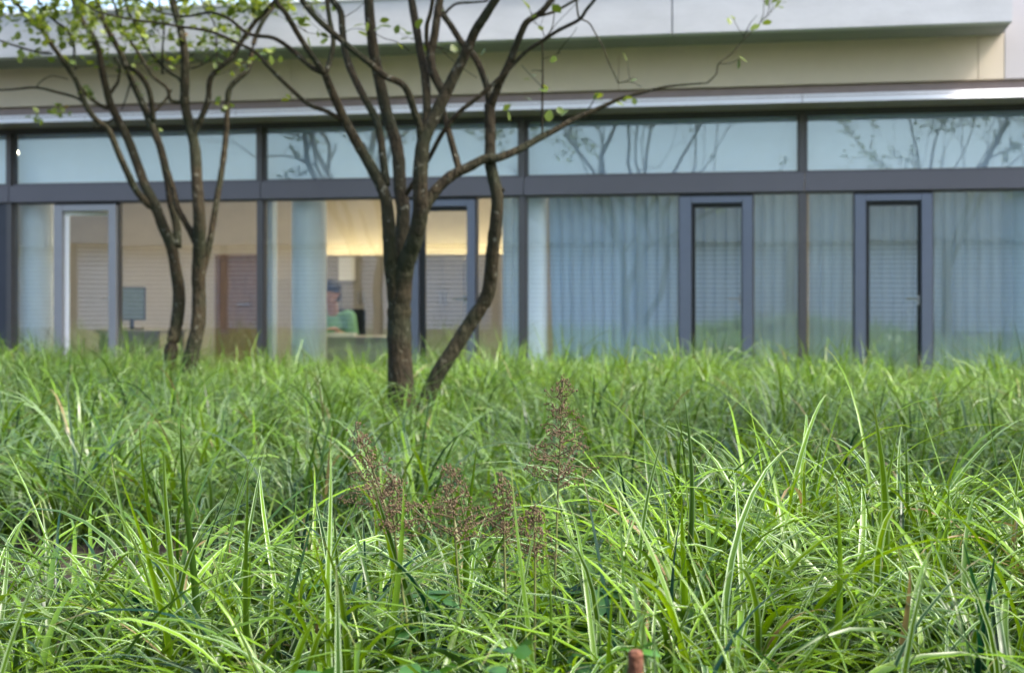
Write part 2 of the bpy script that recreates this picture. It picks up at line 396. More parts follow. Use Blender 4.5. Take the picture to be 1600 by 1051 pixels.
def fthing(name, label, cat, group=None, X=0, Y=0, Z=0, rz=0):
    p = FM @ Vector((X, Y, Z)); return empty(name, p, -A+rz, label, cat, group)
# ceiling lamps and the cove lamp on the cabinets
M['lamp'] = emit_mat('warm_lamp', (1, .85, .62), 18.0)
M['cove'] = emit_mat('cove_lamp', (1, .82, .46), 9.0)
for k, (X_, w_) in enumerate([(-6.3, 'far left end of the open office'), (-3.9, 'open office behind the open casement'), (-1.0, 'open office above the desk')]):
    t_ = fthing('ceiling_lamp', 'long white ceiling lamp glowing in the '+w_, 'lamp', 'ceiling lamps of the offices', X_, 2.0, EYE+1.56)
    MB().box(-.7, .7, -.09, .09, .0, .058, .004).build('housing', M['white'], t_)
    MB().box(-.68, .68, -.075, .075, -.012, -.002).build('diffuser', M['lamp'], t_)
for k, (X_, w_) in enumerate([(2.4, 'curtained room between the two right casements'), (5.2, 'curtained room at the right end')]):
    t_ = fthing('ceiling_lamp', 'long white ceiling lamp glowing in the '+w_, 'lamp', 'ceiling lamps of the offices', X_, 2.0, EYE+1.56)
    MB().box(-.7, .7, -.09, .09, .0, .058, .004).build('housing', M['white'], t_)
    MB().box(-.68, .68, -.075, .075, -.012, -.002).build('diffuser', M['lamp'], t_)
# cabinets
cz = L(600, 398, 3.8).z
cb0, cb1 = FX(470, 3.8), FX(790, 3.8)
n_ = 5; cwid = (min(cb1, .08)-cb0)/n_
places = ['behind the person', 'just right of the person', 'behind the thick tree stem', 'behind the middle casement', 'at the right end of the row']
for k in range(n_):
    t_ = fthing('cabinet', 'tall taupe office cupboard against the back wall, '+places[k], 'cabinet', 'cupboards along the office back wall', cb0+cwid*(k+.5), 3.8, 0)
    hw = cwid/2-.003
    MB().box(-hw, hw, .02, .45, 0, cz-.07).box(-hw, hw, .02, .04, cz-.069, cz).build('carcass', M['taupe'], t_)
    for s_ in (-1, 1):
        x0, x1 = (-hw+.004, -.003) if s_ < 0 else (.003, hw-.004)
        d_ = MB().box(x0, x1, 0, .018, .06, cz-.02, .002).build('door', M['taupe'], t_)
        xx = -.03 if s_ < 0 else .03
        MB().box(xx-.005, xx+.005, -.02, -.001, 1.0, 1.14).build('handle', M['steel'], d_)
t_ = fthing('strip_lamp', 'long warm strip lamp hidden on top of the cupboards washing the wall', 'lamp', None, (cb0+.08)/2, 4.12, cz-.068)
hl = (.08-cb0)/2-.05
MB().box(-hl, hl, -.03, .03, 0, .02).build('housing', M['white'], t_)
MB().box(-hl+.01, hl-.01, -.02, .02, .0215, .035).build('tube', M['cove'], t_)

# desks
def desk(X0, X1, Y0, Y1, zt, label):
    t_ = fthing('desk', label, 'desk', None, (X0+X1)/2, (Y0+Y1)/2, 0); hx, hy = (X1-X0)/2, (Y1-Y0)/2
    MB().box(-hx, hx, -hy, hy, zt-.028, zt, .003).build('desktop', M['desk'], t_)
    MB().box(-hx+.03, hx-.03, -hy+.03, -hy+.048, .2, zt-.03).build('front_panel', M['desk'], t_)
    for a_ in (-1, 1):
        for b_ in (-1, 1):
            MB().box(a_*(hx-.05)-.02, a_*(hx-.05)+.02, b_*(hy-.04)-.02, b_*(hy-.04)+.02, 0, zt-.03).build('leg', M['steel'], t_)
    return t_
DZ = L(540, 526, .85).z
desk(FX(470, .85), FX(640, .85), .80, 1.5, DZ, 'grey office desk at which the person in green sits')
desk(FX(150, 2.0), FX(250, 2.0), 2.0, 2.7, .72, 'grey office desk with a dark monitor behind the open casement')
def monitor(X_, Y_, z_, w_, h_, rz, label):
    t_ = fthing('monitor', label, 'monitor', None, X_, Y_, z_, rz)
    MB().box(-.11, .11, -.08, .08, 0, .012, .003).build('base', M['gasket'], t_)
    MB().box(-.02, .02, -.01, .01, .012, .16).build('stand', M['gasket'], t_)
    b_ = MB().box(-w_/2, w_/2, -.035, -.012, .1, .1+h_, .004).build('screen', M['gasket'], t_)
    MB().box(-w_/2+.012, w_/2-.012, -.0385, -.0355, .112, .1+h_-.012).build('display', M['screen'], t_)
monitor(FX(206, 2.3), 2.3, .722, .34, .36, 0, 'dark flat monitor on the desk behind the open casement')
o = MB().box(-.16, .16, -.11, .11, 0, .03, .002).build('paper_stack', M['paper']); o.matrix_world = FM @ Matrix.Translation((FX(528, .95), .98, DZ+.001)) @ Matrix.Rotation(.2, 4, 'Z')
tag(o, 'white stack of papers on the desk in front of the person', 'papers')
# framed picture right of the person
o = MB().box(-.1, .1, 0, .02, -.14, .14, .003).build('wall_calendar', M['paper']); o.matrix_world = FM @ Matrix.Translation((FX(543, 3.8), 3.77, L(543, 420, 3.77).z))
tag(o, 'pale sheet hanging on the cupboard door above the person', 'calendar')

# curtains
def curtain(pxa, pxb, yl, label, drape=0.0, pitch=.095, seed=0):
    xa, xb = FX(pxa, yl), FX(pxb, yl); z0, z1 = .02, zb0+.12
    n = max(20, int((xb-xa)/.006)); rows = 14; r_ = random.Random(seed)
    ph = 0; off = []
    for k in range(n+1):
        ph += (xb-xa)/n/pitch*2*PI*(1+.22*noise.noise(Vector((k*.02, seed, 0))))
        off.append(ph)
    vv = []; 
    for j_ in range(rows+1):
        tz = j_/rows; z = z0+(z1-z0)*tz
        for k in range(n+1):
            x = xa+(xb-xa)*k/n
            am = .023*(1-.35*tz)*(1+.5*noise.noise(Vector((k*.015, seed+3, tz*.8))))
            s_ = math.sin(off[k]); y = yl+am*(abs(s_)**.6)*(1 if s_ > 0 else -1)
            x += drape*(1-tz)**1.7*max(0, 1-(k/n)*6)+.012*math.cos(off[k])
            vv.append((x, y, z))
    q = []
    for j_ in range(rows):
        for k in range(n):
            a_ = j_*(n+1)+k; q.append((a_, a_+1, a_+n+2, a_+n+1))
    t_ = fthing('curtain', label, 'curtain', 'curtains behind the glazing')
    np_mesh('cloth', np.array(vv), np.array(q), M['curtain'], t_)
    MB().tube([(xa-.03, yl, z1+.015), (xb+.03, yl, z1+.015)], .012, 8).build('rail', M['white'], t_)
curtain(783, 808, .22, 'narrow bunched blue-grey curtain left of the middle mullion', seed=1)
curtain(855, 1080, .20, 'wide blue-grey curtain between the round column and the third casement', drape=.07, seed=2)
curtain(1082, 1248, .24, 'blue-grey curtain behind the third casement, ending at the mullion beside it', seed=3)
curtain(1262, 1450, .22, 'blue-grey curtain behind the rightmost casement', seed=4)
curtain(1452, 1760, .24, 'blue-grey curtain filling the window right of the last casement', seed=5)
# venetian blinds in the transom windows
blab = ['behind the short transom window at the left edge', 'behind the transom window over the open casement', 'behind the transom window crossed by the thick tree', 'behind the transom window right of the thick tree', 'behind the transom window over the rightmost casement', 'beyond the right edge of the photo']
for (a_, b_), lb in zip(zip(MX, MX[1:]), blab):
    t_ = fthing('venetian_blind', 'closed pale blue venetian blind '+lb, 'blind', 'blinds in the transom windows', (a_+b_)/2, .11, zb1)
    hw = (b_-a_)/2-.012; m_ = MB(); z = .03
    while z < zt1-zb1-.03:
        m_.quad([(-hw, -.010, z-.014), (hw, -.010, z-.014), (hw, .010, z+.015), (-hw, .010, z+.015)]); z += .023
    m_.build('slats', M['blind'], t_)
    MB().box(-hw, hw, -.012, .016, zt1-zb1-.03, zt1-zb1-.004).build('head_rail', M['white'], t_)

# ------------------------------------------------------------------ the building behind the photographer (seen only mirrored in the glazing)
oy = CY-.75
ob = empty('opposite_building', FM @ Vector((0, oy, 0)), -A, 'low grey office building with blinds, mirrored in the glazing', 'building')
MB().box(-16, 16, -6, -.25, 0, EYE+.95).build('wall', M['wallgrey'], ob)
MB().box(-16, 16, -6.2, .15, EYE+.95, EYE+1.75).build('roof', M['wallgrey'], ob)
MB().box(-16, 16, -.248, -.05, 0, EYE-.62).build('parapet', M['wallgrey'], ob)
for k in range(10):
    x0 = -13.2+k*2.6
    if 1.0 < x0+1.2 < 3.6 and False: continue
    wn = MB().box(x0-.12, x0, -.248, -.06, EYE-.618, EYE+.948).build('window', M['frame'], ob)
    m_ = MB(); z = EYE-.58
    while z < EYE+.9:
        m_.quad([(x0+.01, -.10, z), (x0+2.46, -.10, z), (x0+2.46, -.145, z+.05), (x0+.01, -.145, z+.05)]); z += .082
    m_.build('slats', M['blind2'], wn)

# ------------------------------------------------------------------ the person
def person():
    base = L(519, 463, 1.55); sx = base.x
    t_ = fthing('person', 'person with short black hair and green t-shirt bent over papers at the desk', 'person', None, sx, 1.62, 0)
    # local frame: facing -Y (towards the glass)
    hz = L(522, 439, 1.42).z                    # top of head
    H = hz-.115                                 # head centre
    b = MB()
    b.ball((0, -.12, H), (.078, .095, .115), 20)
    b.ball((0, -.165, H-.055), (.052, .055, .06), 16)          # jaw
    b.ball((0, -.222, H-.02), (.014, .018, .022), 8)           # nose
    for s in (-1, 1):
        b.ball((s*.078, -.11, H-.01), (.012, .02, .032), 8)    # ears
        b.ball((s*.03, -.205, H-.002), (.015, .012, .01), 8)   # eyes
    b.ball((0, -.208, H-.065), (.025, .012, .009), 8)          # mouth
    b.tube([(0, -.02, H-.24), (0, -.06, H-.15), (0, -.10, H-.06)], [.062, .054, .052], 14)
    sh = H-.25
    b.tube([(0, .10, .50), (0, .06, .62), (0, .03, .80), (0, 0, sh-.05), (0, -.01, sh+.02)], [.15, .14, .145, .155, .08], 18)
    for s in (-1, 1):
        S = Vector((s*.17, -.01, sh)); E = Vector((s*.25, -.14, sh-.27)); W = Vector((s*.16, -.42, DZ+.05))
        b.ball((s*.14, -.005, sh), (.085, .07, .07), 14)
        b.tube([(s*.05, 0, sh-.02), S, S.lerp(E, .5), E], [.07, .058, .05, .042], 12)
        b.ball(E, .042, 10)
        b.tube([E, E.lerp(W, .4), W], [.042, .039, .027], 12)
        d_ = (W-E).normalized()
        pc = W+d_*.045; b.ball(pc, (.04, .048, .018), 12)
        for q in range(4):
            o_ = (q-1.5)*.019; l_ = [.058, .072, .068, .052][q]
            a0 = pc+Vector((o_, -.03, .0)); a1 = a0+Vector((o_*.12, -l_*.5, .006)); a2 = a1+Vector((0, -l_*.42, -.018))
            b.tube([a0, a1, a2], [.009, .0085, .007], 8)
        a0 = pc+Vector((-s*.03, .012, 0)); b.tube([a0, a0+Vector((-s*.025, -.022, 0)), a0+Vector((-s*.032, -.05, -.01))], [.011, .010, .008], 8)
        hp = Vector((s*.09, .08, .50)); kn = Vector((s*.11, -.36, .52)); an = Vector((s*.11, -.30, .08))
        b.tube([hp, hp.lerp(kn, .5), kn], [.088, .08, .06], 12); b.ball(kn, .06, 10); b.tube([kn, kn.lerp(an, .35), an], [.058, .055, .036], 12)
        b.tube([an, an+Vector((0, -.08, -.04)), an+Vector((0, -.19, -.055))], [.04, .04, .026], 10)
    bo = b.build('body', M['skin'], t_, True)
    r = bo.modifiers.new('r', 'REMESH'); r.mode = 'VOXEL'; r.voxel_size = .0065; r.use_smooth_shade = True
    s_ = bo.modifiers.new('s', 'SMOOTH'); s_.iterations = 3
    c = MB()
    c.tube([(0, .10, .50), (0, .06, .62), (0, .03, .80), (0, 0, sh-.05), (0, -.01, sh+.025)], [.165, .155, .16, .17, .092], 18)
    for s in (-1, 1):
        S = Vector((s*.17, -.01, sh)); E = Vector((s*.25, -.14, sh-.27))
        c.ball((s*.14, -.005, sh), (.095, .08, .08), 14)
        c.tube([(s*.05, 0, sh-.02), S, S.lerp(E, .68)], [.083, .072, .066], 12)
    co = c.build('t_shirt', M['shirt'], t_, True)
    r = co.modifiers.new('r', 'REMESH'); r.mode = 'VOXEL'; r.voxel_size = .009; r.use_smooth_shade = True
    co.modifiers.new('s', 'SMOOTH').iterations = 4
    c = MB()
    for s in (-1, 1):
        hp = Vector((s*.09, .08, .50)); kn = Vector((s*.11, -.36, .52)); an = Vector((s*.11, -.30, .10))
        c.tube([hp, hp.lerp(kn, .5), kn], [.098, .09, .07], 12); c.ball(kn, .07, 10); c.tube([kn, kn.lerp(an, .35), an], [.07, .066, .055], 12)
    c.ball((0, .09, .5), (.18, .15, .11), 14)
    co = c.build('trousers', M['trousers'], t_, True)
    r = co.modifiers.new('r', 'REMESH'); r.mode = 'VOXEL'; r.voxel_size = .01; r.use_smooth_shade = True
    c = MB()
    c.ball((0, -.110, H+.035), (.090, .108, .10), 18); c.ball((0, -.06, H-.03), (.084, .068, .09), 16)
    for k in range(60):
        a_ = random.uniform(0, 2*PI); e_ = random.uniform(.1, 1.3)
        c.ball((.08*math.cos(a_)*math.cos(e_), -.105+.09*math.sin(a_)*math.cos(e_), H+.035+.09*math.sin(e_)), .018, 6)
    c.build('hair', M['hair'], t_, True)
    # office chair
    k = fthing('office_chair', 'dark office chair the person in green sits on', 'chair', None, sx, 1.72, 0)
    MB().box(-.24, .24, -.26, .22, .385, .445, .02).build('seat', M['trousers'], k)
    MB().box(-.21, .21, .26, .30, .55, .95, .015).build('backrest', M['trousers'], k)
    MB().tube([(0, 0, .08), (0, 0, .385)], .025, 10).build('gas_lift', M['steel'], k)
    for q in range(5):
        a_ = q*2*PI/5; MB().tube([(0, 0, .09), (.28*math.cos(a_), .28*math.sin(a_), .045)], [.02, .014], 8).ball((.28*math.cos(a_), .28*math.sin(a_), .028), .027, 8).build('leg', M['steel'], k)
person()

# ------------------------------------------------------------------ trees
def catmull(pts, sub):
    out = []
    n = len(pts)
    for i in range(n-1):
        p0, p1, p2, p3 = pts[max(i-1, 0)], pts[i], pts[i+1], pts[min(i+2, n-1)]
        for k in range(sub):
            t = k/sub
            out.append(.5*((2*p1)+(-p0+p2)*t+(2*p0-5*p1+4*p2-p3)*t*t+(-p0+3*p1-3*p2+p3)*t**3))
    out.append(pts[-1]); return out
LEAFV = np.array([(0, 0, 0), (.3, .28, .04), (.42, .7, .02), (0, 1.08, -.06), (-.42, .7, .02), (-.3, .28, .04), (0, .3, -.02), (0, .7, -.03)])
LEAFQ = np.array([(0, 1, 7, 6), (1, 2, 3, 7), (0, 6, 7, 5), (5, 7, 3, 4)])
def leaves_mesh(name, items, mt, parent):
    """items: (pos, dir, size)"""
    n = len(items); V = np.zeros((n, 8, 3)); rn = np.zeros((n, 8, 3))
    for k, (p, d, s) in enumerate(items):
        d = d.normalized(); a = d.cross(Vector((random.gauss(0, .5), random.gauss(0, .5), 1)))
        if a.length < .05: a = Vector((1, 0, 0))
        a.normalize(); nn = a.cross(d)
        Mx = np.array([a, d, nn])*s
        V[k] = LEAFV @ Mx + np.array(p); rn[k] = (random.random(), random.random(), random.random())
    q = (LEAFQ[None]+8*np.arange(n)[:, None, None]).reshape(-1, 4)
    return np_mesh(name, V.reshape(-1, 3), q, mt, parent, smooth=False, col=rn.reshape(-1, 3))

def tree(name, label, depth, branches, extra_leaves, seed, crown, ncrown, leafsize=.05, loc=None, lowleaf=0.0, twigs=20):
    rd = random.Random(seed)
    bx, by = branches[0][0][0][:2]
    foot = P(bx, by, depth); foot.z = max(0, foot.z)
    if loc is None: loc = foot
    T = empty(name, loc, 0, label, 'tree')
    m = MB(); built = []          # (px, py, depth, radius)
    lv = []; ends = []
    def localise(p): return p-foot
    for pts, w0, w1, slope in branches:
        x0, y0 = pts[0]
        if built:
            best = min(built, key=lambda q: (q[0]-x0)**2+(q[1]-y0)**2); d0 = best[2]
            if (best[0]-x0)**2+(best[1]-y0)**2 > 45**2: d0 = depth
        else: d0 = depth
        n = len(pts); ln = 0; P3 = []; dd = []
        for k, (x, y) in enumerate(pts):
            if k: ln += math.hypot(x-pts[k-1][0], y-pts[k-1][1])*d0/FPX
            d = d0+slope*ln+.05*math.sin(ln*5+seed)*min(1, ln)
            dd.append(d); P3.append(P(x, y, d))
        sub = 5; c = catmull(P3, sub); N = len(c)
        rad = []
        for k in range(N):
            t = k/(N-1); r = ((w0*(1-t)+w1*t) if not isinstance(w0, list) else np.interp(k/sub, range(n), w0))/2*dd[min(k//sub, n-1)]/FPX
            r *= 1+.10*noise.noise(Vector((k*.55, seed, n)))
            if rd.random() < .05: r *= 1.04
            rad.append(r)
        if isinstance(w0, list): w0 = w0[0]
        ns = 12 if w0 > 12 else (8 if w0 > 5 else 6)
        m.tube([localise(q) for q in c], rad, ns)
        for k in range(N):
            i0 = min(k//sub, n-2); f = (k-i0*sub)/sub
            built.append((pts[i0][0]*(1-f)+pts[i0+1][0]*f, pts[i0][1]*(1-f)+pts[i0+1][1]*f, dd[i0]*(1-f)+dd[i0+1]*f))
        if pts[-1][1] < 24 or pts[-1][0] < 5: ends.append((c[-1], (c[-1]-c[-4]).normalized(), rad[-1]))
    # growth beyond the traced limbs
    def grow(p, d, ln, r, lev, top):
        seg = 5; pts = [p]; rr = [r]
        for k in range(seg):
            d = (d+Vector((rd.gauss(0, .16), rd.gauss(0, .16), rd.gauss(.03, .1)))).normalized()
            p = p+d*ln/seg; pts.append(p); rr.append(r*(1-.5*(k+1)/seg))
            if lev <= 1 or rd.random() < .3:
                for q in range(rd.choice((1, 2, 2)) if lev <= 1 else 1):
                    ld = (d+Vector((rd.gauss(0, .8), rd.gauss(0, .8), rd.gauss(-.1, .4)))).normalized()
                    if p.z > lowleaf or rd.random() < .15: lv.append((p+ld*.02, ld, leafsize*rd.uniform(.6, 1.2)))
        m.tube([localise(q) for q in pts], rr, 6 if r > .006 else 4, False)
        if lev > 0:
            for q in range(3 if lev > 1 else 4):
                k = rd.randint(2, seg)
                nd = (d+Vector((rd.gauss(0, .6), rd.gauss(0, .6), rd.gauss(.12, .35)))).normalized()
                grow(pts[k], nd, ln*rd.uniform(.55, .85), max(.0016, rr[k]*.6), lev-1, top)
    for p, d, r in ends:
        dn = (d+Vector((rd.gauss(0, .35), rd.gauss(0, .35), .35))).normalized()
        grow(p, dn, crown*rd.uniform(.7, 1.1), r, ncrown, 0)
    cand = [q for q in built if q[1] < 125]
    for _ in range(twigs):
        q = rd.choice(cand); p = P(q[0], q[1], q[2])
        grow(p, Vector((rd.gauss(0, .8), rd.gauss(0, .5), rd.uniform(.0, .9))).normalized(), rd.uniform(.12, .32), .0030, rd.choice((0, 0, 1)), 0)
    m.build('trunk', M['bark'], T, True)
    for (x, y, s) in extra_leaves:
        best = min(built, key=lambda q: (q[0]-x)**2+(q[1]-y)**2)
        p = P(x, y, best[2]+rd.uniform(-.05, .05))
        for q in range(rd.choice((1, 1, 2))):
            lv.append((p+Vector((rd.gauss(0, .012), 0, rd.gauss(0, .012))), Vector((rd.gauss(0, 1), rd.gauss(0, .4), rd.gauss(-.4, .5))), s*rd.uniform(.8, 1.2)))
    leaves_mesh('crown', [(localise(p), d, s) for p, d, s in lv], M['leaf'], T)
    return T

main_b = [
 ([(634,770),(631,690),(627,610),(625,560),(624,520),(624,485),(627,450),(633,415),(644,386),(652,360),(657,331),(657,300),(657,267),(662,220),(676,188),(694,151),(711,116),(727,85),(742,50),(758,25),(774,0),(785,-18)], [50,44,42,39,38,37,34,30,28,26,25,24,24,22,21,19,17,16,15,14,13,13], 0, -.12),
 ([(622,495),(615,440),(611,410),(609,383),(607,348),(602,307),(585,270),(563,232),(541,192),(522,151),(508,116)], 26, 12, -.15),
 ([(508,116),(485,104),(456,78),(428,60),(400,56),(383,50),(355,28),(327,20),(290,26),(250,20)], 9, 3, .15),
 ([(508,116),(486,85),(467,56),(447,22),(434,6),(428,-12)], 10, 7, -.25),
 ([(508,116),(516,94),(521,63),(515,31),(511,0),(508,-20)], 9, 7, .3),
 ([(535,188),(510,174),(482,163),(447,132),(419,104),(399,82),(370,67),(330,50),(283,42),(245,36),(201,30),(150,18)], 8, 3, -.2),
 ([(624,490),(621,430),(628,366),(630,325),(625,295),(623,251),(617,217),(604,176),(595,135),(585,88),(579,41),(576,0),(575,-20)], 24, 15, .22),
 ([(604,290),(601,266),(596,226),(588,188),(570,154),(551,116),(540,85),(535,47),(532,19),(519,0),(510,-14)], 13, 10, .3),
 ([(657,220),(655,195),(648,176),(632,135),(601,119),(579,100),(551,78),(525,56),(497,31),(478,9),(466,-10)], 12, 9, -.3),
 ([(663,222),(667,176),(665,126),(657,82),(650,41),(643,0),(640,-20)], 14, 12, .25),
 ([(695,150),(690,140),(678,116),(673,88),(679,56),(684,19),(689,-8)], 15, 12, .1),
 ([(673,85),(667,69),(667,41),(673,19),(677,-6)], 8, 6, -.3),
 ([(629,312),(648,283),(670,248),(692,207),(717,176),(745,154),(770,132),(796,107),(821,82),(849,63),(874,47),(905,31),(916,16),(929,0),(936,-12)], 8, 5, -.28),
 ([(905,31),(902,15),(900,-8)], 3.5, 3, .3),
 ([(655,345),(668,316),(686,292),(708,273),(733,261),(758,248),(777,247),(808,235),(841,217),(868,203),(894,188),(935,170),(970,154),(1007,144),(1045,135),(1105,130)], 20, 2.6, .12),
 ([(1105,130),(1119,116),(1123,100),(1145,82),(1164,60),(1186,38),(1193,22)], 2.8, 1.2, .2),
 ([(1123,100),(1140,99),(1152,94)], 1.6, 1, 0),
 ([(1164,60),(1152,42),(1146,30)], 1.2, .8, 0),
 ([(718,267),(712,245),(705,220),(695,182),(691,160)], 12, 8, .5),
 ([(848,215),(847,180),(848,130),(848,90),(847,66)], 3.6, 2.6, -.2),
 ([(906,30),(920,36),(930,52),(942,74),(950,95),(958,112),(966,130)], 2.6, 1.8, .1),
 ([(966,130),(980,126),(990,121)], 1.5, 1, .1),
 ([(966,130),(985,128),(1002,136)], 1.5, 1, -.1),
 ([(919,171),(926,160),(932,150)], 2, 1.2, -.1),
 ([(849,138),(836,125),(822,110),(815,102)], 1.6, 1, .1),
 ([(849,112),(838,110),(830,111)], 1.5, 1, .1),
 ([(849,92),(862,88),(876,82)], 1.5, 1, .1),
 ([(640,765),(650,690),(665,630),(684,585),(708,547),(736,503),(760,465),(767,431),(770,390),(775,348),(777,307),(770,275),(766,251),(766,204),(765,163)], 26, 17, -.05),
 ([(767,170),(771,155),(780,132),(793,104),(805,75),(815,50),(824,34),(846,19),(862,0),(872,-14)], 13, 9, -.3),
 ([(838,26),(865,19),(900,0),(915,-8)], 5, 4, .2),
 ([(765,168),(762,141),(752,110),(739,85),(723,69),(705,41),(692,22),(686,3),(684,-12)], 12, 9, .28),
 ([(695,22),(702,14),(714,6),(740,4),(761,2)], 5, 3, -.2),
 ([(777,300),(786,297),(788,296)], 7, 5, -.3),
 ([(640,80),(620,66),(600,60),(580,50),(555,45),(540,50)], 1.6, 1, -.3),
 ([(680,70),(700,88),(720,105),(745,122)], 1.4, 1, .3),
 ([(849,62),(862,45),(866,20),(865,-5)], 2, 1.5, .2),
]
main_l = [(848,138,.05),(872,172,.055),(880,178,.06),(858,170,.05),(940,152,.045),(948,150,.045),(958,152,.05),(975,153,.04),(990,123,.045),(1154,92,.055),(1144,28,.04),(815,157,.05),(795,165,.05),(820,125,.04),(868,86,.045),(829,113,.045),(553,49,.05),(570,53,.05),(614,30,.05),(604,45,.05),(612,45,.05),(617,64,.05),(706,67,.05),(463,30,.055),(470,45,.05),(622,40,.05),(636,54,.05),(480,10,.05),(498,44,.04),(512,60,.05),(750,90,.045),(430,82,.05),(415,84,.05),(441,153,.04),(852,180,.04),(935,148,.05),(985,150,.04)]
TREE1 = tree('multi_stem_tree', 'thick multi-stemmed tree with forked base, standing in the grass in front of the person', 7.4, main_b, main_l, 3, 1.15, 3, .055, lowleaf=EYE+1.75, twigs=12)

left_b = [
 ([(268,680),(264,600),(267,550),(276,506),(280,462),(274,417),(267,382),(254,352),(242,320),(227,291),(218,266),(201,220),(185,188),(173,163),(166,138),(159,107),(154,78),(144,56),(126,28),(116,6)], 23, 7, .1),
 ([(243,325),(230,318),(212,296),(200,272),(185,239),(170,204),(148,185),(132,160),(119,126),(100,97),(82,72),(63,44),(38,19),(19,-2)], 12, 6, -.25),
 ([(172,168),(163,168),(138,151),(119,126)], 7, 5, -.1),
 ([(140,170),(122,154),(88,144),(56,137),(19,140),(-4,141)], 5, 3, .2),
 ([(56,137),(66,126),(82,119),(107,124)], 2, 1.6, .2),
 ([(82,84),(63,83),(31,74),(0,64),(-10,60)], 4, 3, .2),
 ([(171,149),(178,138),(185,126),(187,104),(180,90)], 6, 4, .3),
 ([(118,108),(116,97),(115,69),(104,47),(88,35),(72,19),(60,2)], 5, 4, .3),
 ([(277,386),(276,352),(267,314),(263,285),(251,232),(236,195),(223,163),(210,135),(201,113),(188,82),(170,50),(157,19),(151,-5)], 14, 8, .2),
 ([(240,190),(234,144),(220,119),(201,104)], 9, 8, -.2),
 ([(236,180),(248,168),(262,152),(268,140)], 5, 4, .3),
 ([(280,680),(290,600),(301,547),(310,506),(311,462),(310,417),(312,373),(311,329),(308,288),(305,235),(298,201),(289,163),(289,126),(289,88),(283,50),(273,16),(268,-8)], 26, 10, 0),
 ([(306,380),(298,362),(290,348),(277,323),(272,300),(262,268)], 11, 9, .1),
 ([(302,212),(314,185),(325,157),(328,126),(339,110),(361,91),(377,66),(396,38),(411,22),(424,8)], 10, 7, -.2),
 ([(314,440),(320,414),(327,382),(336,329),(340,305),(348,257),(353,213),(355,176),(358,141),(374,122),(388,107),(396,69),(408,38),(421,19),(436,2)], 11, 7, .2),
 ([(285,160),(267,157),(261,138),(239,119),(217,85),(201,60),(188,38),(180,10)], 6, 4, -.3),
 ([(290,150),(286,135),(279,122),(261,110),(232,78),(217,47),(201,20),(196,2)], 6, 4, .3),
 ([(254,116),(254,78),(256,41),(250,10)], 4, 3, .1),
 ([(295,108),(310,104),(325,96),(336,86)], 3, 2, .1),
 ([(341,112),(339,94),(336,41),(322,18),(315,2)], 3, 2.5, .2),
 ([(206,120),(198,150),(190,172)], 3, 2, .2),
 ([(185,180),(155,200),(145,195)], 4, 2, .2),
]
rl = random.Random(5)
left_l = [(rl.gauss(190, 130), abs(rl.gauss(0, 26)), .06) for _ in range(170)]
left_l += [(rl.uniform(0, 110), rl.uniform(0, 95), .055) for _ in range(40)]
left_l += [(rl.gauss(390, 30), rl.gauss(12, 9), .055) for _ in range(45)]
left_l += [(rl.gauss(x, 9), rl.gauss(y, 6), .05) for x, y, n in [(88,168,14),(55,180,8),(140,143,6),(340,84,8),(345,162,6),(50,85,5),(265,92,5),(222,148,3),(258,200,2),(413,84,8),(368,108,4),(230,95,4)] for _ in range(n)]
TREE2 = tree('multi_stem_tree', 'slender twin-stemmed tree with leafy top nearer the glazing, left of the thick tree', 10.4, left_b, left_l, 9, .8, 3, .052, lowleaf=EYE+1.8, twigs=60)

right_b = [([(2170-(x-280)*1.5, 463+(y-463)*(2.0 if y < 463 else 5.2)) for x, y in pts], w0*1.9, w1*1.9, sl*1.6) for pts, w0, w1, sl in left_b]
TREE3 = tree('multi_stem_tree', 'twin-stemmed tree beyond the right edge, seen mirrored in the right transom windows', 4.3, right_b, [], 17, .95, 3, .05, lowleaf=EYE+1.2, twigs=0)

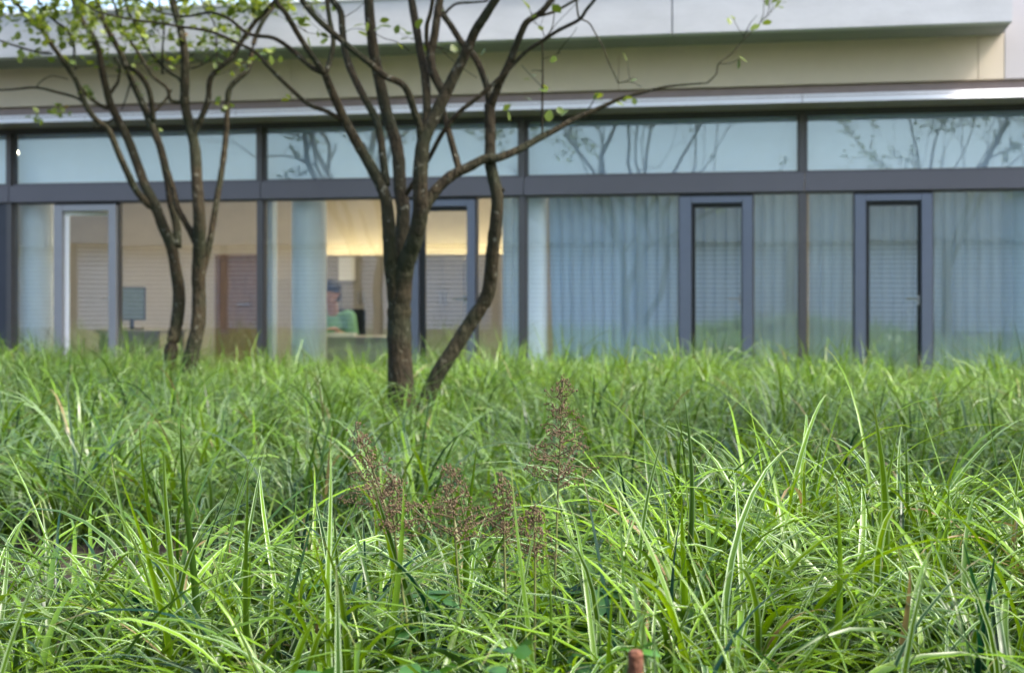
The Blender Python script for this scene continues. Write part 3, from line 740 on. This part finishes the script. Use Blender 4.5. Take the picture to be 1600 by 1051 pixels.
# ------------------------------------------------------------------ sedge planting
def blades(px, py, pz, L_, W_, az, th0, bend, seg, fold, rn, twist):
    n = len(px); cols = 3 if fold else 2
    s = np.linspace(0, 1, seg+1)
    V = np.zeros((n, seg+1, cols, 3)); pos = np.stack([px, py, pz], 1)
    hx, hy = np.cos(az), np.sin(az)
    for k in range(seg+1):
        t = s[k]; th = th0+bend*t**1.6
        if k:
            tm = (s[k-1]+t)/2; thm = th0+bend*tm**1.6
            st = L_/seg
            wob = .10*np.sin(tm*5+rn[:, 1]*20)
            pos = pos+np.stack([st*(np.sin(thm)*hx-wob*hy), st*(np.sin(thm)*hy+wob*hx), st*np.cos(thm)], 1)
        wd = W_*np.minimum(1, .55+1.6*t)*np.clip(1-t**2.6, .0, 1)*(.5 if t > .999 else 1)
        tw = twist*(t-.3)
        sx = -hy*np.cos(tw)+hx*np.cos(th)*np.sin(tw); sy = hx*np.cos(tw)+hy*np.cos(th)*np.sin(tw); sz = -np.sin(th)*np.sin(tw)
        sv = np.stack([sx, sy, sz], 1); side = sv*wd[:, None]*.5
        if fold:
            nn = np.stack([-np.cos(th)*hx, -np.cos(th)*hy, np.sin(th)], 1)
            V[:, k, 0] = pos-side+nn*wd[:, None]*.14; V[:, k, 1] = pos-nn*wd[:, None]*.06; V[:, k, 2] = pos+side+nn*wd[:, None]*.14
        else:
            V[:, k, 0] = pos-side; V[:, k, 1] = pos+side
    uv = np.zeros((n, seg+1, cols, 2)); uv[..., 0] = np.linspace(0, 1, cols)[None, None, :]; uv[..., 1] = s[None, :, None]
    base = (np.arange(n)*(seg+1)*cols)[:, None, None]; kk = np.arange(seg)[None, :, None]*cols; cc = np.arange(cols-1)[None, None, :]
    a = base+kk+cc
    q = np.stack([a, a+1, a+1+cols, a+cols], -1).reshape(-1, 4)
    rr = np.repeat(rn[:, None, :], (seg+1)*cols, 1).reshape(-1, 3)
    return V.reshape(-1, 3), q, uv.reshape(-1, 2), rr
def scatter(y0, y1, dens, clump_r, per, Lm, Wm, seg, fold, hw=.37, marg=1.0, erect=.04, tint=(1., 0.)):
    area_y = []; nc = int((y1-y0)*2*(hw*(y0+y1)/2+marg)*dens/per)
    cy = rng.uniform(y0, y1, nc*2); cx = rng.uniform(-1, 1, nc*2)*(hw*y1+marg)
    keep = np.abs(cx) < hw*cy+marg; cx, cy = cx[keep], cy[keep]
    yf = D0-cx*SA/CA; k2 = cy < yf-.45; cx, cy = cx[k2], cy[k2]
    tgt = nc; cx, cy = cx[:tgt], cy[:tgt]; nc = len(cx)
    hs_ = (.80+.42*rng.random(nc))*(1+.16*np.sin(cx*4.3+cy*1.7+1)*np.sin(cy*3.1-cx*1.3)); tone = rng.random(nc)*tint[0]+tint[1]
    px = np.repeat(cx, per)+rng.normal(0, clump_r, nc*per); py = np.repeat(cy, per)+rng.normal(0, clump_r, nc*per)
    n = nc*per
    az = np.arctan2(py-np.repeat(cy, per), px-np.repeat(cx, per))+rng.normal(0, .7, n)
    L_ = Lm*np.repeat(hs_, per)*rng.uniform(.6, 1.25, n); W_ = Wm*rng.uniform(.45, 1.25, n)
    th0 = np.abs(rng.normal(.34, .26, n)); bend = rng.uniform(1.1, 3.3, n)
    er = rng.random(n) < erect; bend[er] = rng.uniform(.1, .5, er.sum()); th0[er] *= .5; L_[er] *= .92
    rn = np.stack([np.clip(.55*np.repeat(tone, per)+.45*rng.random(n)+rng.normal(0, .1, n), 0, 1), rng.random(n), rng.random(n)], 1)
    return blades(px, py, gh(px, py)-.01, L_, W_, az, th0, bend, seg, fold, rn, rng.normal(0, .7, n))
parts = [
    scatter(1.15, 2.8, 3900, .030, 60, .345, .0100, 11, True, marg=.7, erect=.03, tint=(1.25, -.12)),
    scatter(2.8, 4.3, 800, .04, 40, .38, .011, 8, False, marg=.9, tint=(.6, -.15)),
    scatter(4.3, 8.0, 1350, .04, 44, .46, .012, 8, False, tint=(.9, -.12)),
    scatter(8.0, 14.5, 1200, .05, 40, .50, .012, 6, False, marg=1.5, tint=(.8, .15)),
]
# tall single blades that stand above the front clumps: (tip x, tip y, foot x, foot y, distance, width)
hero = [(1357,632,1372,900,1.95,.0155,.1),(1057,622,1068,900,2.0,.011,.15),(1052,660,1003,860,1.95,.011,.3),(398,642,345,760,2.1,.008,.6),(125,680,255,860,1.85,.014,.9),(292,665,300,840,1.9,.012,.1),(1463,760,1600,880,1.8,.012,1.1),(1052,758,1100,1000,1.7,.014,.7),(520,700,528,930,1.75,.012,.1),(793,690,850,900,1.85,.013,.35),(1570,705,1430,900,1.9,.010,.6),(1300,752,1290,1000,1.75,.011,.1),(205,740,270,920,1.7,.012,.7),(265,700,262,850,1.9,.012,.25),(1180,660,1100,830,2.1,.010,.9),(1400,665,1345,850,2.1,.010,.4),(820,735,838,950,1.75,.012,.2),(530,895,560,1060,1.45,.014,.2),(38,800,-20,980,1.5,.014,.6),(1085,840,1210,1060,1.4,.013,.7)]
hp = []
for tx, ty, fx, fy, d, wd, bd in hero:
    t3 = P(tx, ty, d); f3 = P(fx, fy, d+random.uniform(-.05, .1)); f3.z = float(gh(f3.x, f3.y))
    k = f3-t3; v_ = t3-f3; hor = math.hypot(v_.x, v_.y)
    hp.append((f3.x, f3.y, f3.z, v_.length*(1.02+.10*bd), wd, math.atan2(v_.y, v_.x), max(0, math.atan2(hor, v_.z)-.42*bd), bd*1.05))
hp = np.array(hp)
nH = len(hp); rnH = np.stack([rng.uniform(.2, 1, nH), rng.uniform(.3, 1, nH), rng.uniform(0, .8, nH)], 1)
parts.append(blades(hp[:, 0], hp[:, 1], hp[:, 2], hp[:, 3], hp[:, 4], hp[:, 5], hp[:, 6], hp[:, 7], 14, True, rnH, rng.normal(0, .5, nH)))
V = []; Q = []; U = []; RN = []; off = 0
for a_, b_, c_, d_ in parts:
    V.append(a_); Q.append(b_+off); U.append(c_); RN.append(d_); off += len(a_)
o = np_mesh('grass', np.concatenate(V), np.concatenate(Q), M['grass'], uv=np.concatenate(U), col=np.concatenate(RN))
tag(o, 'dense variegated sedge grass with arching green blades covering the bed', 'grass', kind='stuff')
print('grass quads', len(o.data.polygons))

# ------------------------------------------------------------------ astilbe stalks, herb leaves, stake
def astilbe(top, bot, foot, d, spread, label, nleaf=5, seed=0):
    rd = random.Random(seed)
    f3 = P(foot[0], foot[1], d-.05); f3.z = float(gh(f3.x, f3.y)); t3 = P(*top, d); b3 = P(*bot, d)
    T = empty('astilbe_plant', f3, 0, label, 'plant', 'seeded astilbe stalks in front of the trees')
    lo = lambda p: Vector(p)-f3
    c = catmull([f3, f3.lerp(b3, .5)+Vector((.006, 0, 0)), b3, t3], 6)
    MB().tube([lo(q) for q in c], [.0028*(1-.7*k/(len(c)-1)) for k in range(len(c))], 6).build('stem', M['stalk'], T, True)
    m = MB(); seeds = []
    H = (t3-b3).length; ax = (t3-b3).normalized(); n = int(9+H*150)
    for k in range(n):
        t = (k+.5)/n; p = b3.lerp(t3, t); ln = spread*(1-t)**.8*rd.uniform(.5, 1.25)*(1.5 if t < .3 else 1)+.006
        a = k*2.4+rd.uniform(-.4, .4); d_ = (Vector((math.cos(a), math.sin(a)*.8, 0))+ax*rd.uniform(.15, .7)).normalized()
        pts = [p+d_*ln*s_+Vector((0, 0, -.10*ln*s_*s_+.004*math.sin(s_*7+k))) for s_ in (0, .35, .7, 1)]
        m.tube([lo(q) for q in pts], [.0009, .0008, .0007, .0005], 4, False)
        ns = int(6+ln*520)
        for q in range(ns):
            s_ = rd.uniform(.08, 1); i_ = min(2, int(s_*3)); pp = pts[0].lerp(pts[3], s_)
            sub = .010*(1-.4*s_)
            seeds.append(lo(pp)+Vector((rd.gauss(0, sub*.5), rd.gauss(0, sub*.5), rd.gauss(0, sub*.55))))
    V_ = []; Qs = []
    oc = np.array([(1, 0, 0), (0, 1, 0), (-1, 0, 0), (0, -1, 0), (0, 0, 1.3), (0, 0, -1.3)])
    fc = [(0, 1, 4), (1, 2, 4), (2, 3, 4), (3, 0, 4), (1, 0, 5), (2, 1, 5), (3, 2, 5), (0, 3, 5)]
    bs = bmesh.new()
    for s_ in seeds:
        r_ = rd.uniform(.0007, .0018); vs_ = [bs.verts.new(Vector(q)*r_+s_) for q in oc]
        for f in fc: bs.faces.new([vs_[i] for i in f])
    m.merge(bs); m.build('seed_head', M['seed'], T)
    # toothed leaflets low on the stem
    for k in range(nleaf):
        t = rd.uniform(.15, .62); p = f3.lerp(b3, t); a = rd.uniform(-PI, PI); pet = Vector((math.cos(a), math.sin(a)*.7, .25))*rd.uniform(.04, .09)
        mm = MB(); q0 = lo(p); mm.tube([q0, q0+pet*.6, q0+pet], .0009, 4, False)
        me_items = []
        for s_ in range(3 + 2*(k % 2)):
            ang = a+(s_-1)*.9; dd = Vector((math.cos(ang), math.sin(ang), rd.uniform(-.3, .15))).normalized(); sd_ = dd.cross(Vector((0, 0, 1))).normalized()
            L_ = rd.uniform(.04, .065); q1 = q0+pet*(1 if s_ < 3 else .55); rows = 9; prev = None; dn = Vector((0, 0, -1))
            for r_ in range(rows+1):
                u = r_/rows; wd = L_*.26*math.sin(PI*min(1, u*.96+.04))**.8*(1.18 if r_ % 2 else .92)*(1 if r_ < rows else 0.05)
                cpt = q1+dd*L_*u+dn*(.15*L_*u*u)
                cur = [mm.bm.verts.new(cpt-sd_*wd+Vector((0, 0, .15*wd))), mm.bm.verts.new(cpt), mm.bm.verts.new(cpt+sd_*wd+Vector((0, 0, .15*wd)))]
                if prev:
                    mm.bm.faces.new((prev[0], prev[1], cur[1], cur[0])); mm.bm.faces.new((prev[1], prev[2], cur[2], cur[1]))
                prev = cur
        ob_ = mm.build('leaf', M['herb'], T, True)
        at = ob_.data.attributes.new('rnd', 'FLOAT_VECTOR', 'POINT'); rv = rd.random()
        at.data.foreach_set('vector', np.tile([rv, .5, .5], len(ob_.data.vertices)))
astilbe((880,592), (872,765), (842,985), 2.0, .058, 'tallest astilbe stalk with feathery brown seed head, right of the tree fork', 4, 1)
astilbe((556,668), (604,800), (640,1000), 1.95, .045, 'leftmost astilbe stalk with brown seed head leaning left', 4, 2)
astilbe((612,742), (618,845), (652,1010), 1.85, .038, 'short astilbe stalk with dark brown seed head just right of the leftmost one', 4, 3)
astilbe((704,728), (712,850), (724,1000), 1.85, .055, 'broad brown astilbe seed head standing below the fork of the thick tree', 5, 4)
astilbe((785,745), (788,845), (778,1000), 1.9, .040, 'small brown astilbe seed head between the broad one and the tallest one', 5, 5)
astilbe((834,790), (836,880), (815,1010), 1.8, .024, 'low thin astilbe stalk with sparse brown seeds below the tallest one', 4, 6)

# broad-leaved herbs at the very front
def herb(px, py, d, label, seed):
    rd = random.Random(seed); p = P(px, py, d); z = float(gh(p.x, p.y)); top = p.z; p.z = z
    T = empty('herb_plant', p, 0, label, 'plant', 'leafy herbs between the blades'); m = MB(); items = []
    for k in range(7):
        a = rd.uniform(0, 2*PI); r_ = rd.uniform(.02, .10); e = Vector((r_*math.cos(a), r_*math.sin(a), (top-z)*rd.uniform(.6, 1.05)))
        m.tube([(0, 0, 0), e*.5+Vector((0, 0, .02)), e], .0012, 5, False)
        for q in range(5):
            aa = a+q*2*PI/5; items.append((e, Vector((math.cos(aa), math.sin(aa), rd.uniform(-.1, .3))), rd.uniform(.020, .032)))
    m.build('stem', M['stalk'], T); random.seed(seed); leaves_mesh('leaves', items, M['herb'], T)
herb(590, 1030, 1.45, 'low leafy herb at the bottom edge below the leftmost seed heads', 21)
herb(700, 1015, 1.5, 'low leafy herb at the bottom edge below the broad seed head', 22)
herb(860, 1000, 1.5, 'low leafy herb at the bottom edge below the tallest seed head', 23)

p = P(993, 1014, 1.25); g0 = float(gh(p.x, p.y))
st = MB().tube([(0, 0, -.1), (0, 0, p.z-g0-.004), (0, 0, p.z-g0-.001), (0, 0, p.z-g0)], [.0068, .0068, .0055, .002], 14).build('stake', M['rust'])
st.location = (p.x, p.y, g0); tag(st, 'rusty brown stake sticking up at the bottom edge among the blades', 'stake')
